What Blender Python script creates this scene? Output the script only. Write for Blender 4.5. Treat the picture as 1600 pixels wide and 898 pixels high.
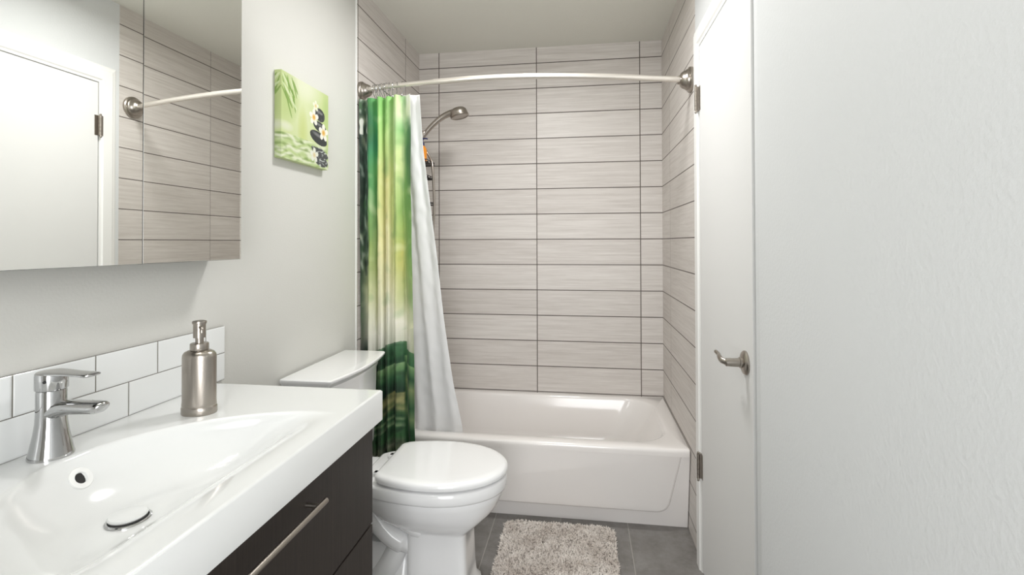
import bpy, bmesh, math, random
from math import sin, cos, pi, radians, sqrt, exp
from mathutils import Vector, Matrix, noise

# ------------------------------------------------------------------ clear
for o in list(bpy.data.objects):
    bpy.data.objects.remove(o)
S = bpy.context.scene
COL = S.collection

# ------------------------------------------------------------------ camera
F_PX = 769.2
YAW, PITCH, ROLL = -0.1425, 0.0107, -0.0026
sy, cy = sin(YAW), cos(YAW)
sp, cp = sin(PITCH), cos(PITCH)
Fv = Vector((sy*cp, cy*cp, sp)); Rv = Vector((cy, -sy, 0)); Uv = Rv.cross(Fv)
cr, sr = cos(ROLL), sin(ROLL)
R2 = cr*Rv + sr*Uv; U2 = -sr*Rv + cr*Uv
cd = bpy.data.cameras.new('camera')
cd.sensor_width = 36; cd.lens = F_PX/1600*36
cd.shift_y = -(449-370.6)/1600
cd.clip_start = 0.02
cam = bpy.data.objects.new('camera', cd)
M = Matrix(((R2.x, U2.x, -Fv.x, 1.0238), (R2.y, U2.y, -Fv.y, -3.0037), (R2.z, U2.z, -Fv.z, 1.2887), (0, 0, 0, 1)))
cam.matrix_world = M
COL.objects.link(cam)
S.camera = cam

# ------------------------------------------------------------------ view + world
S.view_settings.view_transform = 'Standard'
S.view_settings.look = 'None'
S.view_settings.gamma = 1
S.view_settings.use_curve_mapping = False
S.view_settings.exposure = 0.2
W = bpy.data.worlds.new('world'); S.world = W; W.use_nodes = True
W.node_tree.nodes['Background'].inputs[0].default_value = (1.0, 0.98, 0.95, 1)
W.node_tree.nodes['Background'].inputs[1].default_value = 0.9

# ------------------------------------------------------------------ lights (ceiling and vanity lamps, fittings built below, plus an added fill)
def light(name, kind, loc, energy, size, color=(1, .95, .88), rot=(0, 0, 0), size_y=None):
    l = bpy.data.lights.new(name, kind); l.energy = energy; l.color = color
    if kind == 'AREA':
        l.size = size
        if size_y: l.shape = 'RECTANGLE'; l.size_y = size_y
        else: l.shape = 'DISK'
    else: l.shadow_soft_size = size
    o = bpy.data.objects.new(name, l); o.location = loc; o.rotation_euler = rot
    COL.objects.link(o); return o
E_CEIL, E_BULB, E_FILL = 12.4, 1.4, 33.0
light('ceiling_light_glow', 'AREA', (0.80, -1.22, 2.395), E_CEIL, 0.28, (1, .995, .985))
BULBS = [(-2.40), (-2.24), (-2.08)]
for yb in BULBS:
    light('vanity_bulb_glow', 'POINT', (0.17, yb, 2.17), E_BULB, 0.035, (1, .99, .97))
# large soft fill added behind the camera, outside the doorway, to even the light
light('fill_behind_camera', 'AREA', (1.0, -4.05, 1.35), E_FILL, 0.85, (.97, .985, 1), (radians(90), 0, 0), 1.9)

# ------------------------------------------------------------------ helpers
def lin(c):
    return tuple(((v/255)/12.92 if v/255 <= .04045 else ((v/255+.055)/1.055)**2.4) for v in c)

def mat(name, rgb, rough=.5, metal=0, bump=0, bscale=60, var=0, vscale=8, coat=0, spec=.5, aniso=0, detail=3):
    m = bpy.data.materials.new(name); m.use_nodes = True
    nt = m.node_tree; b = nt.nodes['Principled BSDF']
    c = lin(rgb)+(1,)
    b.inputs['Base Color'].default_value = c
    b.inputs['Roughness'].default_value = rough
    b.inputs['Metallic'].default_value = metal
    b.inputs['Specular IOR Level'].default_value = spec
    b.inputs['Coat Weight'].default_value = coat
    b.inputs['Coat Roughness'].default_value = .05
    tc = nt.nodes.new('ShaderNodeTexCoord')
    if var:
        n = nt.nodes.new('ShaderNodeTexNoise'); n.inputs['Scale'].default_value = vscale; n.inputs['Detail'].default_value = 4
        nt.links.new(tc.outputs['Object'], n.inputs['Vector'])
        mx = nt.nodes.new('ShaderNodeMix'); mx.data_type = 'RGBA'
        mx.inputs[6].default_value = tuple(v*(1-var) for v in c[:3])+(1,)
        mx.inputs[7].default_value = tuple(min(1, v*(1+var)) for v in c[:3])+(1,)
        nt.links.new(n.outputs['Fac'], mx.inputs[0]); nt.links.new(mx.outputs[2], b.inputs['Base Color'])
    if bump:
        n = nt.nodes.new('ShaderNodeTexNoise'); n.inputs['Scale'].default_value = bscale; n.inputs['Detail'].default_value = detail
        nt.links.new(tc.outputs['Object'], n.inputs['Vector'])
        bp = nt.nodes.new('ShaderNodeBump'); bp.inputs['Strength'].default_value = bump; bp.inputs['Distance'].default_value = .004
        nt.links.new(n.outputs['Fac'], bp.inputs['Height']); nt.links.new(bp.outputs['Normal'], b.inputs['Normal'])
    return m

class NB:
    """small node-building helper"""
    def __init__(s, m): s.nt = m.node_tree
    def math(s, op, a, b=None, c=None):
        n = s.nt.nodes.new('ShaderNodeMath'); n.operation = op
        for i, v in enumerate((a, b, c)):
            if v is None: continue
            if isinstance(v, (int, float)): n.inputs[i].default_value = v
            else: s.nt.links.new(v, n.inputs[i])
        return n.outputs[0]
    def mix(s, f, a, b):
        n = s.nt.nodes.new('ShaderNodeMix'); n.data_type = 'RGBA'
        for i, v in ((0, f), (6, a), (7, b)):
            if isinstance(v, (int, float)): n.inputs[i].default_value = v
            elif isinstance(v, tuple): n.inputs[i].default_value = lin(v)+(1,)
            else: s.nt.links.new(v, n.inputs[i])
        return n.outputs[2]
    def noise(s, vec, scale, detail=3, rough=.5):
        n = s.nt.nodes.new('ShaderNodeTexNoise'); n.inputs['Scale'].default_value = scale
        n.inputs['Detail'].default_value = detail; n.inputs['Roughness'].default_value = rough
        s.nt.links.new(vec, n.inputs['Vector']); return n.outputs['Fac']
    def comb(s, x, y, z):
        n = s.nt.nodes.new('ShaderNodeCombineXYZ')
        for i, v in enumerate((x, y, z)):
            if isinstance(v, (int, float)): n.inputs[i].default_value = v
            else: s.nt.links.new(v, n.inputs[i])
        return n.outputs[0]
    def xyz(s):
        tc = s.nt.nodes.new('ShaderNodeTexCoord'); n = s.nt.nodes.new('ShaderNodeSeparateXYZ')
        s.nt.links.new(tc.outputs['Object'], n.inputs[0]); return n.outputs

def grid_mask(B, co, pitch, off, half):
    """1 on the joint, 0 on the tile; also the cell index"""
    q = B.math('DIVIDE', B.math('SUBTRACT', co, off), pitch)
    fr = B.math('FRACT', q)
    d = B.math('MULTIPLY', B.math('MINIMUM', fr, B.math('SUBTRACT', 1.0, fr)), pitch)
    return B.math('LESS_THAN', d, half), B.math('FLOOR', q), d

def tile_mat(name, axis, off_u, pitch_u, off_z, pitch_z, tile=(222, 217, 212), tile2=(196, 189, 183), grout=(98, 90, 84), half=.0026, uj=1.0):
    m = bpy.data.materials.new(name); m.use_nodes = True
    B = NB(m); b = m.node_tree.nodes['Principled BSDF']; c = B.xyz()
    u = c[axis]; z = c[2]
    mu, iu, du = grid_mask(B, u, pitch_u, off_u, half*uj)
    mz, iz, dz = grid_mask(B, z, pitch_z, off_z, half)
    g = B.math('MAXIMUM', mu, mz)
    cell = B.math('ADD', B.math('MULTIPLY', iu, 3.71), B.math('MULTIPLY', iz, 7.13))
    v = B.comb(B.math('MULTIPLY', u, 3.0), cell, B.math('MULTIPLY', z, 90.0))
    n1 = B.noise(v, 1.0, 5, .65)
    v2 = B.comb(B.math('MULTIPLY', u, 9.0), B.math('ADD', cell, 5.0), B.math('MULTIPLY', z, 300.0))
    n2 = B.noise(v2, 1.0, 3, .6)
    wn = m.node_tree.nodes.new('ShaderNodeTexWhiteNoise'); wn.noise_dimensions = '1D'
    m.node_tree.links.new(cell, wn.inputs['W'])
    f = B.math('ADD', B.math('MULTIPLY', B.math('SUBTRACT', n1, .5), 2.1), B.math('MULTIPLY', B.math('SUBTRACT', n2, .5), .9))
    f = B.math('ADD', B.math('ADD', f, .5), B.math('MULTIPLY', B.math('SUBTRACT', wn.outputs['Value'], .5), .35))
    fn = m.node_tree.nodes.new('ShaderNodeClamp'); m.node_tree.links.new(f, fn.inputs[0])
    col = B.mix(g, B.mix(fn.outputs[0], tile2, tile), grout)
    m.node_tree.links.new(col, b.inputs['Base Color'])
    r = B.math('ADD', B.math('MULTIPLY', g, .4), .42); m.node_tree.links.new(r, b.inputs['Roughness'])
    bp = m.node_tree.nodes.new('ShaderNodeBump'); bp.inputs['Strength'].default_value = .5; bp.inputs['Distance'].default_value = .0015
    h = B.math('SUBTRACT', B.math('MULTIPLY', n2, .12), g)
    m.node_tree.links.new(h, bp.inputs['Height']); m.node_tree.links.new(bp.outputs['Normal'], b.inputs['Normal'])
    return m

def vcol_mat(name, rough=.8, sheen=0, transl=0):
    m = bpy.data.materials.new(name); m.use_nodes = True
    nt = m.node_tree; b = nt.nodes['Principled BSDF']
    a = nt.nodes.new('ShaderNodeAttribute'); a.attribute_name = 'print'
    nt.links.new(a.outputs['Color'], b.inputs['Base Color'])
    b.inputs['Roughness'].default_value = rough
    b.inputs['Sheen Weight'].default_value = sheen
    if transl:
        t = nt.nodes.new('ShaderNodeBsdfTranslucent'); nt.links.new(a.outputs['Color'], t.inputs['Color'])
        mx = nt.nodes.new('ShaderNodeMixShader'); mx.inputs[0].default_value = transl
        nt.links.new(b.outputs[0], mx.inputs[1]); nt.links.new(t.outputs[0], mx.inputs[2])
        nt.links.new(mx.outputs[0], nt.nodes['Material Output'].inputs[0])
    return m

def obj(name, bm, m, parent=None, smooth=False, angle=35, loc=None):
    me = bpy.data.meshes.new(name)
    bmesh.ops.recalc_face_normals(bm, faces=bm.faces[:])
    bm.to_mesh(me); bm.free()
    me.materials.append(m)
    if smooth:
        me.polygons.foreach_set('use_smooth', [True]*len(me.polygons))
        if angle < 180:
            me.set_sharp_from_angle(angle=radians(angle))
    o = bpy.data.objects.new(name, me)
    COL.objects.link(o)
    if parent is not None: o.parent = parent
    return o

def rebase(o, loc):
    """move a mesh object's origin to loc (mesh stays in place)"""
    v = Vector(loc)
    if o.type == 'MESH':
        o.data.transform(Matrix.Translation(-v)); o.location = v
    return o

def thing(name, label, cat, loc=(0, 0, 0), group=None):
    o = bpy.data.objects.new(name, None); COL.objects.link(o); o.location = loc
    o.empty_display_size = .05
    o['label'] = label; o['category'] = cat
    if group: o['group'] = group
    return o

def tag(o, label, cat, group=None):
    o['label'] = label; o['category'] = cat
    if group: o['group'] = group
    return o

def wobj(name, bm, m, parent, **k):
    """part given in world coordinates, parented under an Empty that is only translated"""
    bmesh.ops.translate(bm, verts=bm.verts[:], vec=-parent.matrix_basis.translation if parent.parent is None else -(parent.parent.matrix_basis.translation))
    return obj(name, bm, m, parent, **k)

def struct(name, bm, m, smooth=False, parent=None):
    o = obj(name, bm, m, parent, smooth)
    if parent is None: o['kind'] = 'structure'
    return o

def box(bm, a, b, bev=0, seg=2):
    r = bmesh.ops.create_cube(bm, size=1)
    vs = r['verts']
    for v in vs:
        v.co = Vector([(a[i]+b[i])/2 + v.co[i]*(b[i]-a[i]) for i in range(3)])
    if bev:
        es = list({e for v in vs for e in v.link_edges})
        bmesh.ops.bevel(bm, geom=es, offset=bev, segments=seg, affect='EDGES', profile=.5)
    return bm

def B0(): return bmesh.new()

def lathe(bm, prof, n=40, mtx=None, caps=True):
    """prof: list of (r, z) revolved about local z"""
    rings = []
    for r, z in prof:
        rings.append([bm.verts.new((r*cos(2*pi*i/n), r*sin(2*pi*i/n), z)) for i in range(n)])
    for a, b in zip(rings, rings[1:]):
        for i in range(n):
            bm.faces.new((a[i], a[(i+1) % n], b[(i+1) % n], b[i]))
    if caps:
        bm.faces.new(rings[0][::-1]); bm.faces.new(rings[-1])
    if mtx is not None:
        bmesh.ops.transform(bm, matrix=mtx, verts=[v for r in rings for v in r])
    return bm

def crom(pts, k=8):
    P = [Vector(p) for p in pts]; out = []
    for i in range(len(P)-1):
        p0 = P[max(i-1, 0)]; p1 = P[i]; p2 = P[i+1]; p3 = P[min(i+2, len(P)-1)]
        for j in range(k):
            t = j/k
            out.append(.5*((2*p1)+(-p0+p2)*t+(2*p0-5*p1+4*p2-p3)*t*t+(-p0+3*p1-3*p2+p3)*t**3))
    out.append(P[-1]); return out

def tube(bm, pts, rad, n=12, caps=True, flat=(1, 1)):
    P = [Vector(p) for p in pts]
    if not hasattr(rad, '__len__'): rad = [rad]*len(P)
    rings = []; up = None
    for i, p in enumerate(P):
        d = (P[min(i+1, len(P)-1)]-P[max(i-1, 0)]).normalized()
        if up is None:
            up = Vector((0, 0, 1)) if abs(d.z) < .9 else Vector((0, 1, 0))
        a = up - d*up.dot(d); a.normalize(); up = a
        b = d.cross(a)
        rings.append([bm.verts.new(p+rad[i]*(flat[0]*a*cos(2*pi*k/n)+flat[1]*b*sin(2*pi*k/n))) for k in range(n)])
    for r, s in zip(rings, rings[1:]):
        for k in range(n):
            bm.faces.new((r[k], r[(k+1) % n], s[(k+1) % n], s[k]))
    if caps:
        bm.faces.new(rings[0][::-1]); bm.faces.new(rings[-1])
    return bm

def loft(bm, secs, cap0=True, cap1=True):
    rings = [[bm.verts.new(p) for p in s] for s in secs]
    n = len(rings[0])
    for a, b in zip(rings, rings[1:]):
        for i in range(n):
            bm.faces.new((a[i], a[(i+1) % n], b[(i+1) % n], b[i]))
    if cap0: bm.faces.new(rings[0][::-1])
    if cap1: bm.faces.new(rings[-1])
    return bm

def prism(bm, poly, d0, d1, axis, bev=0, seg=3):
    """poly of 2D points extruded along axis from d0 to d1"""
    def P(a, b, d):
        return {0: (d, a, b), 1: (a, d, b), 2: (a, b, d)}[axis]
    lo = [bm.verts.new(P(a, b, d0)) for a, b in poly]; hi = [bm.verts.new(P(a, b, d1)) for a, b in poly]
    f0 = bm.faces.new(lo[::-1]); f1 = bm.faces.new(hi)
    n = len(poly)
    for i in range(n): bm.faces.new((lo[i], lo[(i+1) % n], hi[(i+1) % n], hi[i]))
    if bev:
        bmesh.ops.bevel(bm, geom=list(f0.edges), offset=bev, segments=seg, affect='EDGES', profile=.5)
    return bm

def sheet(name, fn, nu, nv, m, colfn=None, parent=None, thick=0, loc=None):
    bm = B0(); g = [[bm.verts.new(fn(i/nu, j/nv)) for i in range(nu+1)] for j in range(nv+1)]
    for j in range(nv):
        for i in range(nu):
            bm.faces.new((g[j][i], g[j][i+1], g[j+1][i+1], g[j+1][i]))
    cols = None
    me = bpy.data.meshes.new(name)
    bm.to_mesh(me); bm.free()
    if colfn:
        a = me.color_attributes.new('print', 'FLOAT_COLOR', 'POINT')
        buf = []
        for j in range(nv+1):
            for i in range(nu+1):
                buf += list(lin(colfn(i/nu, j/nv)))+[1.0]
        a.data.foreach_set('color', buf)
    me.materials.append(m)
    me.polygons.foreach_set('use_smooth', [True]*len(me.polygons))
    o = bpy.data.objects.new(name, me); COL.objects.link(o)
    if thick:
        s = o.modifiers.new('thickness', 'SOLIDIFY'); s.thickness = thick; s.offset = 0
    if parent is not None: o.parent = parent
    return o

def dup(root, loc):
    r = root.copy(); COL.objects.link(r); r.location = loc
    for ch in list(root.children):
        c = ch.copy(); COL.objects.link(c); c.parent = r
        for g in ch.children:
            d = g.copy(); COL.objects.link(d); d.parent = c
    return r

# ------------------------------------------------------------------ materials
m_paint = mat('wall_paint_grey', (208, 207, 202), .7, bump=.10, bscale=150, detail=4)
m_paint_r = mat('wall_paint_orange_peel', (220, 222, 223), .65, bump=.16, bscale=140, detail=4)
m_ceil = mat('ceiling_paint', (224, 223, 214), .8, bump=.25, bscale=90)
m_white_trim = mat('white_trim_paint', (240, 240, 238), .4)
m_door = mat('white_door_paint', (228, 228, 227), .6, bump=.04, bscale=30, spec=.3)
m_porc = mat('white_porcelain', (243, 243, 243), .12, coat=.5, var=.005)
m_tub = mat('white_tub_enamel', (240, 236, 233), .16, coat=.4, var=.01, vscale=3)
m_counter = mat('white_ceramic_counter', (229, 230, 229), .12, coat=.4)
m_chrome = mat('polished_chrome', (186, 186, 186), .06, 1)
m_nickel = mat('brushed_nickel', (168, 161, 153), .28, 1, bump=.05, bscale=300)
m_satin = mat('satin_nickel_rod', (226, 220, 212), .3, .75)
m_dark = mat('dark_void', (18, 16, 15), .6)
m_mirror = mat('mirror_glass', (246, 247, 244), .005, 1)
m_mirror_edge = mat('mirror_edge', (40, 43, 39), .5, 0)
m_black = mat('black_wire', (40, 38, 38), .4, .4)
m_navy = mat('navy_plastic', (32, 38, 92), .35)
m_orange = mat('orange_plastic', (240, 150, 40), .35)
m_liner = bpy.data.materials.new('white_liner_fabric'); m_liner.use_nodes = True
b = m_liner.node_tree.nodes['Principled BSDF']; b.inputs['Base Color'].default_value = lin((250, 250, 250))+(1,); b.inputs['Roughness'].default_value = .7
t = m_liner.node_tree.nodes.new('ShaderNodeBsdfTranslucent'); t.inputs[0].default_value = (.9, .9, .9, 1)
mx = m_liner.node_tree.nodes.new('ShaderNodeMixShader'); mx.inputs[0].default_value = .22
m_liner.node_tree.links.new(b.outputs[0], mx.inputs[1]); m_liner.node_tree.links.new(t.outputs[0], mx.inputs[2])
m_liner.node_tree.links.new(mx.outputs[0], m_liner.node_tree.nodes['Material Output'].inputs[0])

def glow(name, rgb, strength):
    m = bpy.data.materials.new(name); m.use_nodes = True
    b = m.node_tree.nodes['Principled BSDF']
    b.inputs['Base Color'].default_value = (1, 1, 1, 1)
    b.inputs['Emission Color'].default_value = rgb+(1,); b.inputs['Emission Strength'].default_value = strength
    return m

# wood of the vanity: dark, fine vertical grain
m_wood = bpy.data.materials.new('dark_brown_wood'); m_wood.use_nodes = True
Bn = NB(m_wood); c = Bn.xyz(); bs = m_wood.node_tree.nodes['Principled BSDF']
nn = Bn.noise(Bn.comb(Bn.math('MULTIPLY', c[0], 160.), Bn.math('MULTIPLY', c[1], 160.), Bn.math('MULTIPLY', c[2], 5.)), 1., 6, .7)
m_wood.node_tree.links.new(Bn.mix(nn, (27, 24, 22), (58, 50, 45)), bs.inputs['Base Color'])
bs.inputs['Roughness'].default_value = .5; bs.inputs['Specular IOR Level'].default_value = .3
bpn = m_wood.node_tree.nodes.new('ShaderNodeBump'); bpn.inputs['Strength'].default_value = .25; bpn.inputs['Distance'].default_value = .001
m_wood.node_tree.links.new(nn, bpn.inputs['Height']); m_wood.node_tree.links.new(bpn.outputs[0], bs.inputs['Normal'])

# ------------------------------------------------------------------ room shell
XR = 1.491; CZ = 2.487; ZT = 0.3814; PZ = 0.1545
YB = -3.55            # wall behind the camera
YT = -0.884           # end of the tile on the left wall
m_tback = tile_mat('shower_tile_back', 0, 0.1295, 0.6176, ZT, PZ)
m_tleft = tile_mat('shower_tile_left', 1, -0.2435, 0.6176, ZT, PZ, half=.0023)
m_tright = tile_mat('shower_tile_right', 1, -0.2611, 0.6176, ZT, PZ, half=.0023, uj=.5)

# floor tiles
m_floor = bpy.data.materials.new('grey_slate_floor_tile'); m_floor.use_nodes = True
Bn = NB(m_floor); c = Bn.xyz(); bs = m_floor.node_tree.nodes['Principled BSDF']
mu, iu, _ = grid_mask(Bn, c[0], .305, 1.2225, .0018); mv, iv, _ = grid_mask(Bn, c[1], .61, -.655, .0018)
g = Bn.math('MAXIMUM', mu, mv)
cell = Bn.math('ADD', Bn.math('MULTIPLY', iu, 3.3), Bn.math('MULTIPLY', iv, 5.7))
n1 = Bn.noise(Bn.comb(c[0], c[1], cell), 7., 6, .6); n2 = Bn.noise(Bn.comb(c[0], c[1], cell), 45., 4, .6)
f = Bn.math('ADD', Bn.math('MULTIPLY', n1, .7), Bn.math('MULTIPLY', n2, .3))
cl = m_floor.node_tree.nodes.new('ShaderNodeMapRange'); cl.inputs[1].default_value = .35; cl.inputs[2].default_value = .65
m_floor.node_tree.links.new(f, cl.inputs[0])
m_floor.node_tree.links.new(Bn.mix(g, Bn.mix(cl.outputs[0], (112, 108, 104), (140, 137, 134)), (160, 156, 150)), bs.inputs['Base Color'])
bs.inputs['Roughness'].default_value = .45
bpn = m_floor.node_tree.nodes.new('ShaderNodeBump'); bpn.inputs['Strength'].default_value = .3; bpn.inputs['Distance'].default_value = .002
m_floor.node_tree.links.new(Bn.math('SUBTRACT', Bn.math('MULTIPLY', n2, .4), g), bpn.inputs['Height']); m_floor.node_tree.links.new(bpn.outputs[0], bs.inputs['Normal'])

struct('floor', box(B0(), (-.1, YB-.7, -.05), (XR+.15, .1, 0)), m_floor)
struct('ceiling', box(B0(), (-.1, YB-.7, CZ), (XR+.15, .1, CZ+.08)), m_ceil)
struct('wall_back', box(B0(), (-.1, 0, 0), (XR+.15, .1, CZ)), m_tback)
struct('wall_left', box(B0(), (-.1, YB-.7, 0), (0, YT, CZ)), m_paint)
struct('wall_left_tiled', box(B0(), (-.1, YT, 0), (0, 0, CZ)), m_tleft)
struct('trim_1', box(B0(), (0, YT-.004, 0), (.004, YT+.006, CZ), .001), m_white_trim)
XW = 1.43             # nearer right wall stands proud of the door wall
YTR = -.875
struct('wall_right_tiled', box(B0(), (XR, YTR, 0), (XR+.15, 0, CZ)), m_tright)
DY0, DY1, DTOP = -0.985, -1.592, 2.062      # door opening
bm = B0()
box(bm, (XR, DY0+.02, 0), (XR+.15, YTR, CZ))
box(bm, (XR, -1.80, DTOP+.02), (XR+.15, DY0+.02, CZ))
box(bm, (XR-.004, -1.80, 0), (XR+.15, DY1+.002, DTOP+.02))
struct('wall_right_beside_door', bm, m_paint_r)
# protruding wall with bullnose end
r = .02; ye = -1.772
poly = [(XR+.15, YB-.7), (XW, YB-.7)] + [(XW+r-r*cos(a), ye-r+r*sin(a)) for a in [k*pi/2/8 for k in range(9)]] + [(XR+.15, ye)]
struct('wall_right', prism(B0(), poly, 0, CZ, 2), m_paint_r, smooth=True)
# wall behind the camera with an open doorway
bm = B0()
box(bm, (0, YB-.1, 0), (.52, YB, CZ)); box(bm, (1.40, YB-.1, 0), (XW, YB, CZ)); box(bm, (.52, YB-.1, 2.05), (1.40, YB, CZ))
struct('wall_front', bm, m_paint)

# backsplash tiles behind the sink (two courses of white 3x6 tile in running bond)
bsr = bpy.data.materials.new('white_subway_tile'); bsr.use_nodes = True
Bn = NB(bsr); c = Bn.xyz(); bs = bsr.node_tree.nodes['Principled BSDF']
row = Bn.math('FLOOR', Bn.math('DIVIDE', Bn.math('SUBTRACT', c[2], .9), .0765))
yy = Bn.math('ADD', c[1], Bn.math('MULTIPLY', row, .0765))
mu, iu, du = grid_mask(Bn, yy, .1530, -2.0235+.0005, .0012)
mz, iz, dz = grid_mask(Bn, c[2], .0765, .9, .0010)
g = Bn.math('MAXIMUM', mu, mz)
cellv = Bn.noise(Bn.comb(c[0], Bn.math('MULTIPLY', c[1], 1.), c[2]), 6., 2)
bsr.node_tree.links.new(Bn.mix(g, Bn.mix(cellv, (228, 230, 230), (238, 239, 238)), (120, 116, 108)), bs.inputs['Base Color'])
bs.inputs['Roughness'].default_value = .12
mr = bsr.node_tree.nodes.new('ShaderNodeMapRange'); mr.inputs[1].default_value = .0008; mr.inputs[2].default_value = .004
bsr.node_tree.links.new(Bn.math('MINIMUM', du, dz), mr.inputs[0])
bpn = bsr.node_tree.nodes.new('ShaderNodeBump'); bpn.inputs['Strength'].default_value = .6; bpn.inputs['Distance'].default_value = .0015
bsr.node_tree.links.new(mr.outputs[0], bpn.inputs['Height']); bsr.node_tree.links.new(bpn.outputs[0], bs.inputs['Normal'])
o = struct('trim_2', box(B0(), (0, -2.76, .9), (.008, -1.722, 1.0525), .0012, 2), bsr)

# ------------------------------------------------------------------ door in the right wall
XC = 1.473
cas_prof = [(0, 0), (0, .011), (.010, .013), (.016, .018), (.060, .018), (.066, .014), (.078, .012), (.085, .008), (.085, 0)]
m_casing = m_white_trim
bm = B0()
# mitred casing: path along outer edge; profile offset measured outwards from opening (0) to outer (.085)
def cas_ring(yo, zo, dy, dz):
    return [(XR-h, yo+dy*w, zo+dz*w) for w, h in cas_prof]
# the head runs on until it butts against the nearer wall; there is no leg on the latch side
secs = [cas_ring(DY0, 0, 1, 0), cas_ring(DY0, DTOP, 1, 1), cas_ring(-1.771, DTOP, 0, 1)]
loft(bm, secs)
struct('trim_3', bm, m_casing)
bm = B0()   # jamb
box(bm, (XR-.002, DY0-.003, 0), (XR+.12, DY0+.018, DTOP+.018), .001)
box(bm, (XR-.002, DY1, DTOP-.0), (XR+.12, DY0, DTOP+.018), .001)
struct('trim_4', bm, m_casing)
XD = 1.480
door = thing('closet_door', 'plain white flush door, closed, in the right wall beside the tub', 'door', (XD, (DY0+DY1)/2, .012))
door['kind'] = 'structure'; door.name = 'door_1'
wobj('door_leaf', box(B0(), (XD, DY1+.006, .012), (XD+.035, DY0-.006, DTOP-.005), .0015), m_door, door)
def hinge(zc):
    bm = B0()
    yk = DY0-.003
    box(bm, (XC-.004, yk-.002, zc-.048), (XC+.012, yk+.014, zc+.048), .0008)
    box(bm, (XD-.0015, yk-.020, zc-.048), (XD+.002, yk-.002, zc+.048), .0005)
    h = wobj('hinge', bm, m_nickel, door)
    bm = B0()
    for k in range(5):
        z0 = zc-.048+k*.0192
        lathe(bm, [(.0062, z0+.0006), (.0062, z0+.0186)], 16, Matrix.Translation((XC-.006, yk-.001, 0)))
    lathe(bm, [(.003, zc-.058), (.0048, zc-.055), (.0048, zc-.050), (.0035, zc-.048), (.0035, zc+.048), (.005, zc+.05), (.005, zc+.054), (.002, zc+.056)], 16, Matrix.Translation((XC-.006, yk-.001, 0)))
    k = obj('hinge_knuckle', bm, m_nickel, h, True)
    k.data.transform(Matrix.Translation(-door.location))
hinge(1.852); hinge(.415)
# lever handle
YL, ZL = -1.527, .947
RX = Matrix.Translation((XD, YL, ZL)) @ Matrix.Rotation(-pi/2, 4, 'Y')   # local z -> -x
bm = B0()
lathe(bm, [(.034, 0), (.034, .004), (.031, .008), (.024, .011), (.015, .013), (.015, .018), (.0125, .019), (.0115, .054), (.0095, .056)], 40, RX)
lv = wobj('door_lever', bm, m_nickel, door, smooth=True)
pts = crom([(XD-.050, YL, ZL), (XD-.062, YL+.012, ZL+.003), (XD-.064, YL+.03, ZL+.008), (XD-.061, YL+.05, ZL+.011), (XD-.065, YL+.068, ZL+.016)], 6)
bm = tube(B0(), pts, [.0095-.004*i/(len(pts)-1) for i in range(len(pts))], 14, flat=(1, .8))
k = obj('lever_arm', bm, m_nickel, lv, True); k.data.transform(Matrix.Translation(-door.location))

# ------------------------------------------------------------------ bathtub
tub = thing('bathtub', 'white enamel alcove bathtub with raised front apron panel', 'bathtub', (.745, -.35, 0))
YF = -.744; ZR = .376
def rrect(x0, x1, y0, y1, rs, n=10):
    """rounded rectangle, radii (x0y0, x1y0, x1y1, x0y1)"""
    out = []
    for (cx_, cy_, r_, a0) in ((x0+rs[0], y0+rs[0], rs[0], pi), (x1-rs[1], y0+rs[1], rs[1], 1.5*pi), (x1-rs[2], y1-rs[2], rs[2], 0), (x0+rs[3], y1-rs[3], rs[3], .5*pi)):
        for k in range(n+1):
            a = a0+k/n*pi/2; out.append((cx_+r_*cos(a), cy_+r_*sin(a)))
    return out
def trect(x0, x1, y0, y1, rs, z): return [(a, b, z) for a, b in rrect(x0, x1, y0, y1, rs)]
secs = []
X0, X1 = .003, XR-.003
e = .004
secs.append(trect(X0, X1, YF+.002, -.002, (e,)*4, ZR-.034))
secs.append(trect(X0, X1, YF+.001, -.002, (e,)*4, ZR-.020))
secs.append(trect(X0, X1, YF+.001, -.002, (e,)*4, ZR-.012))
secs.append(trect(X0, X1, YF+.004, -.002, (e,)*4, ZR-.004))
secs.append(trect(X0+.002, X1-.002, YF+.012, -.004, (e,)*4, ZR))
ix0, ix1, iy0, iy1 = .13, 1.405, -.672, -.055
secs.append(trect(ix0-.02, ix1+.02, iy0-.012, iy1+.010, (.16, .17, .17, .16), ZR+.001))
secs.append(trect(ix0-.005, ix1+.005, iy0-.004, iy1+.004, (.15, .16, .16, .15), ZR-.003))
secs.append(trect(ix0, ix1, iy0, iy1, (.15, .16, .16, .15), ZR-.014))
secs.append(trect(ix0+.012, ix1-.03, iy0+.012, iy1-.012, (.15, .16, .16, .15), ZR-.08))
secs.append(trect(ix0+.03, ix1-.11, iy0+.03, iy1-.03, (.14, .15, .15, .14), ZR-.20))
secs.append(trect(ix0+.05, ix1-.17, iy0+.05, iy1-.05, (.13, .14, .14, .13), ZR-.275))
secs.append(trect(ix0+.09, ix1-.24, iy0+.10, iy1-.10, (.10, .11, .11, .10), ZR-.305))
bm = loft(B0(), secs, cap0=False)
wobj('tub_shell', bm, m_tub, tub, smooth=True, angle=60)
bm = prism(B0(), [(-.676, 0), (-.738, ZR-.03), (-.738, ZR-.015), (-.66, ZR-.015), (-.64, 0)], X0, X1, 0)
ap = wobj('apron', bm, m_tub, tub, smooth=True)
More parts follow.
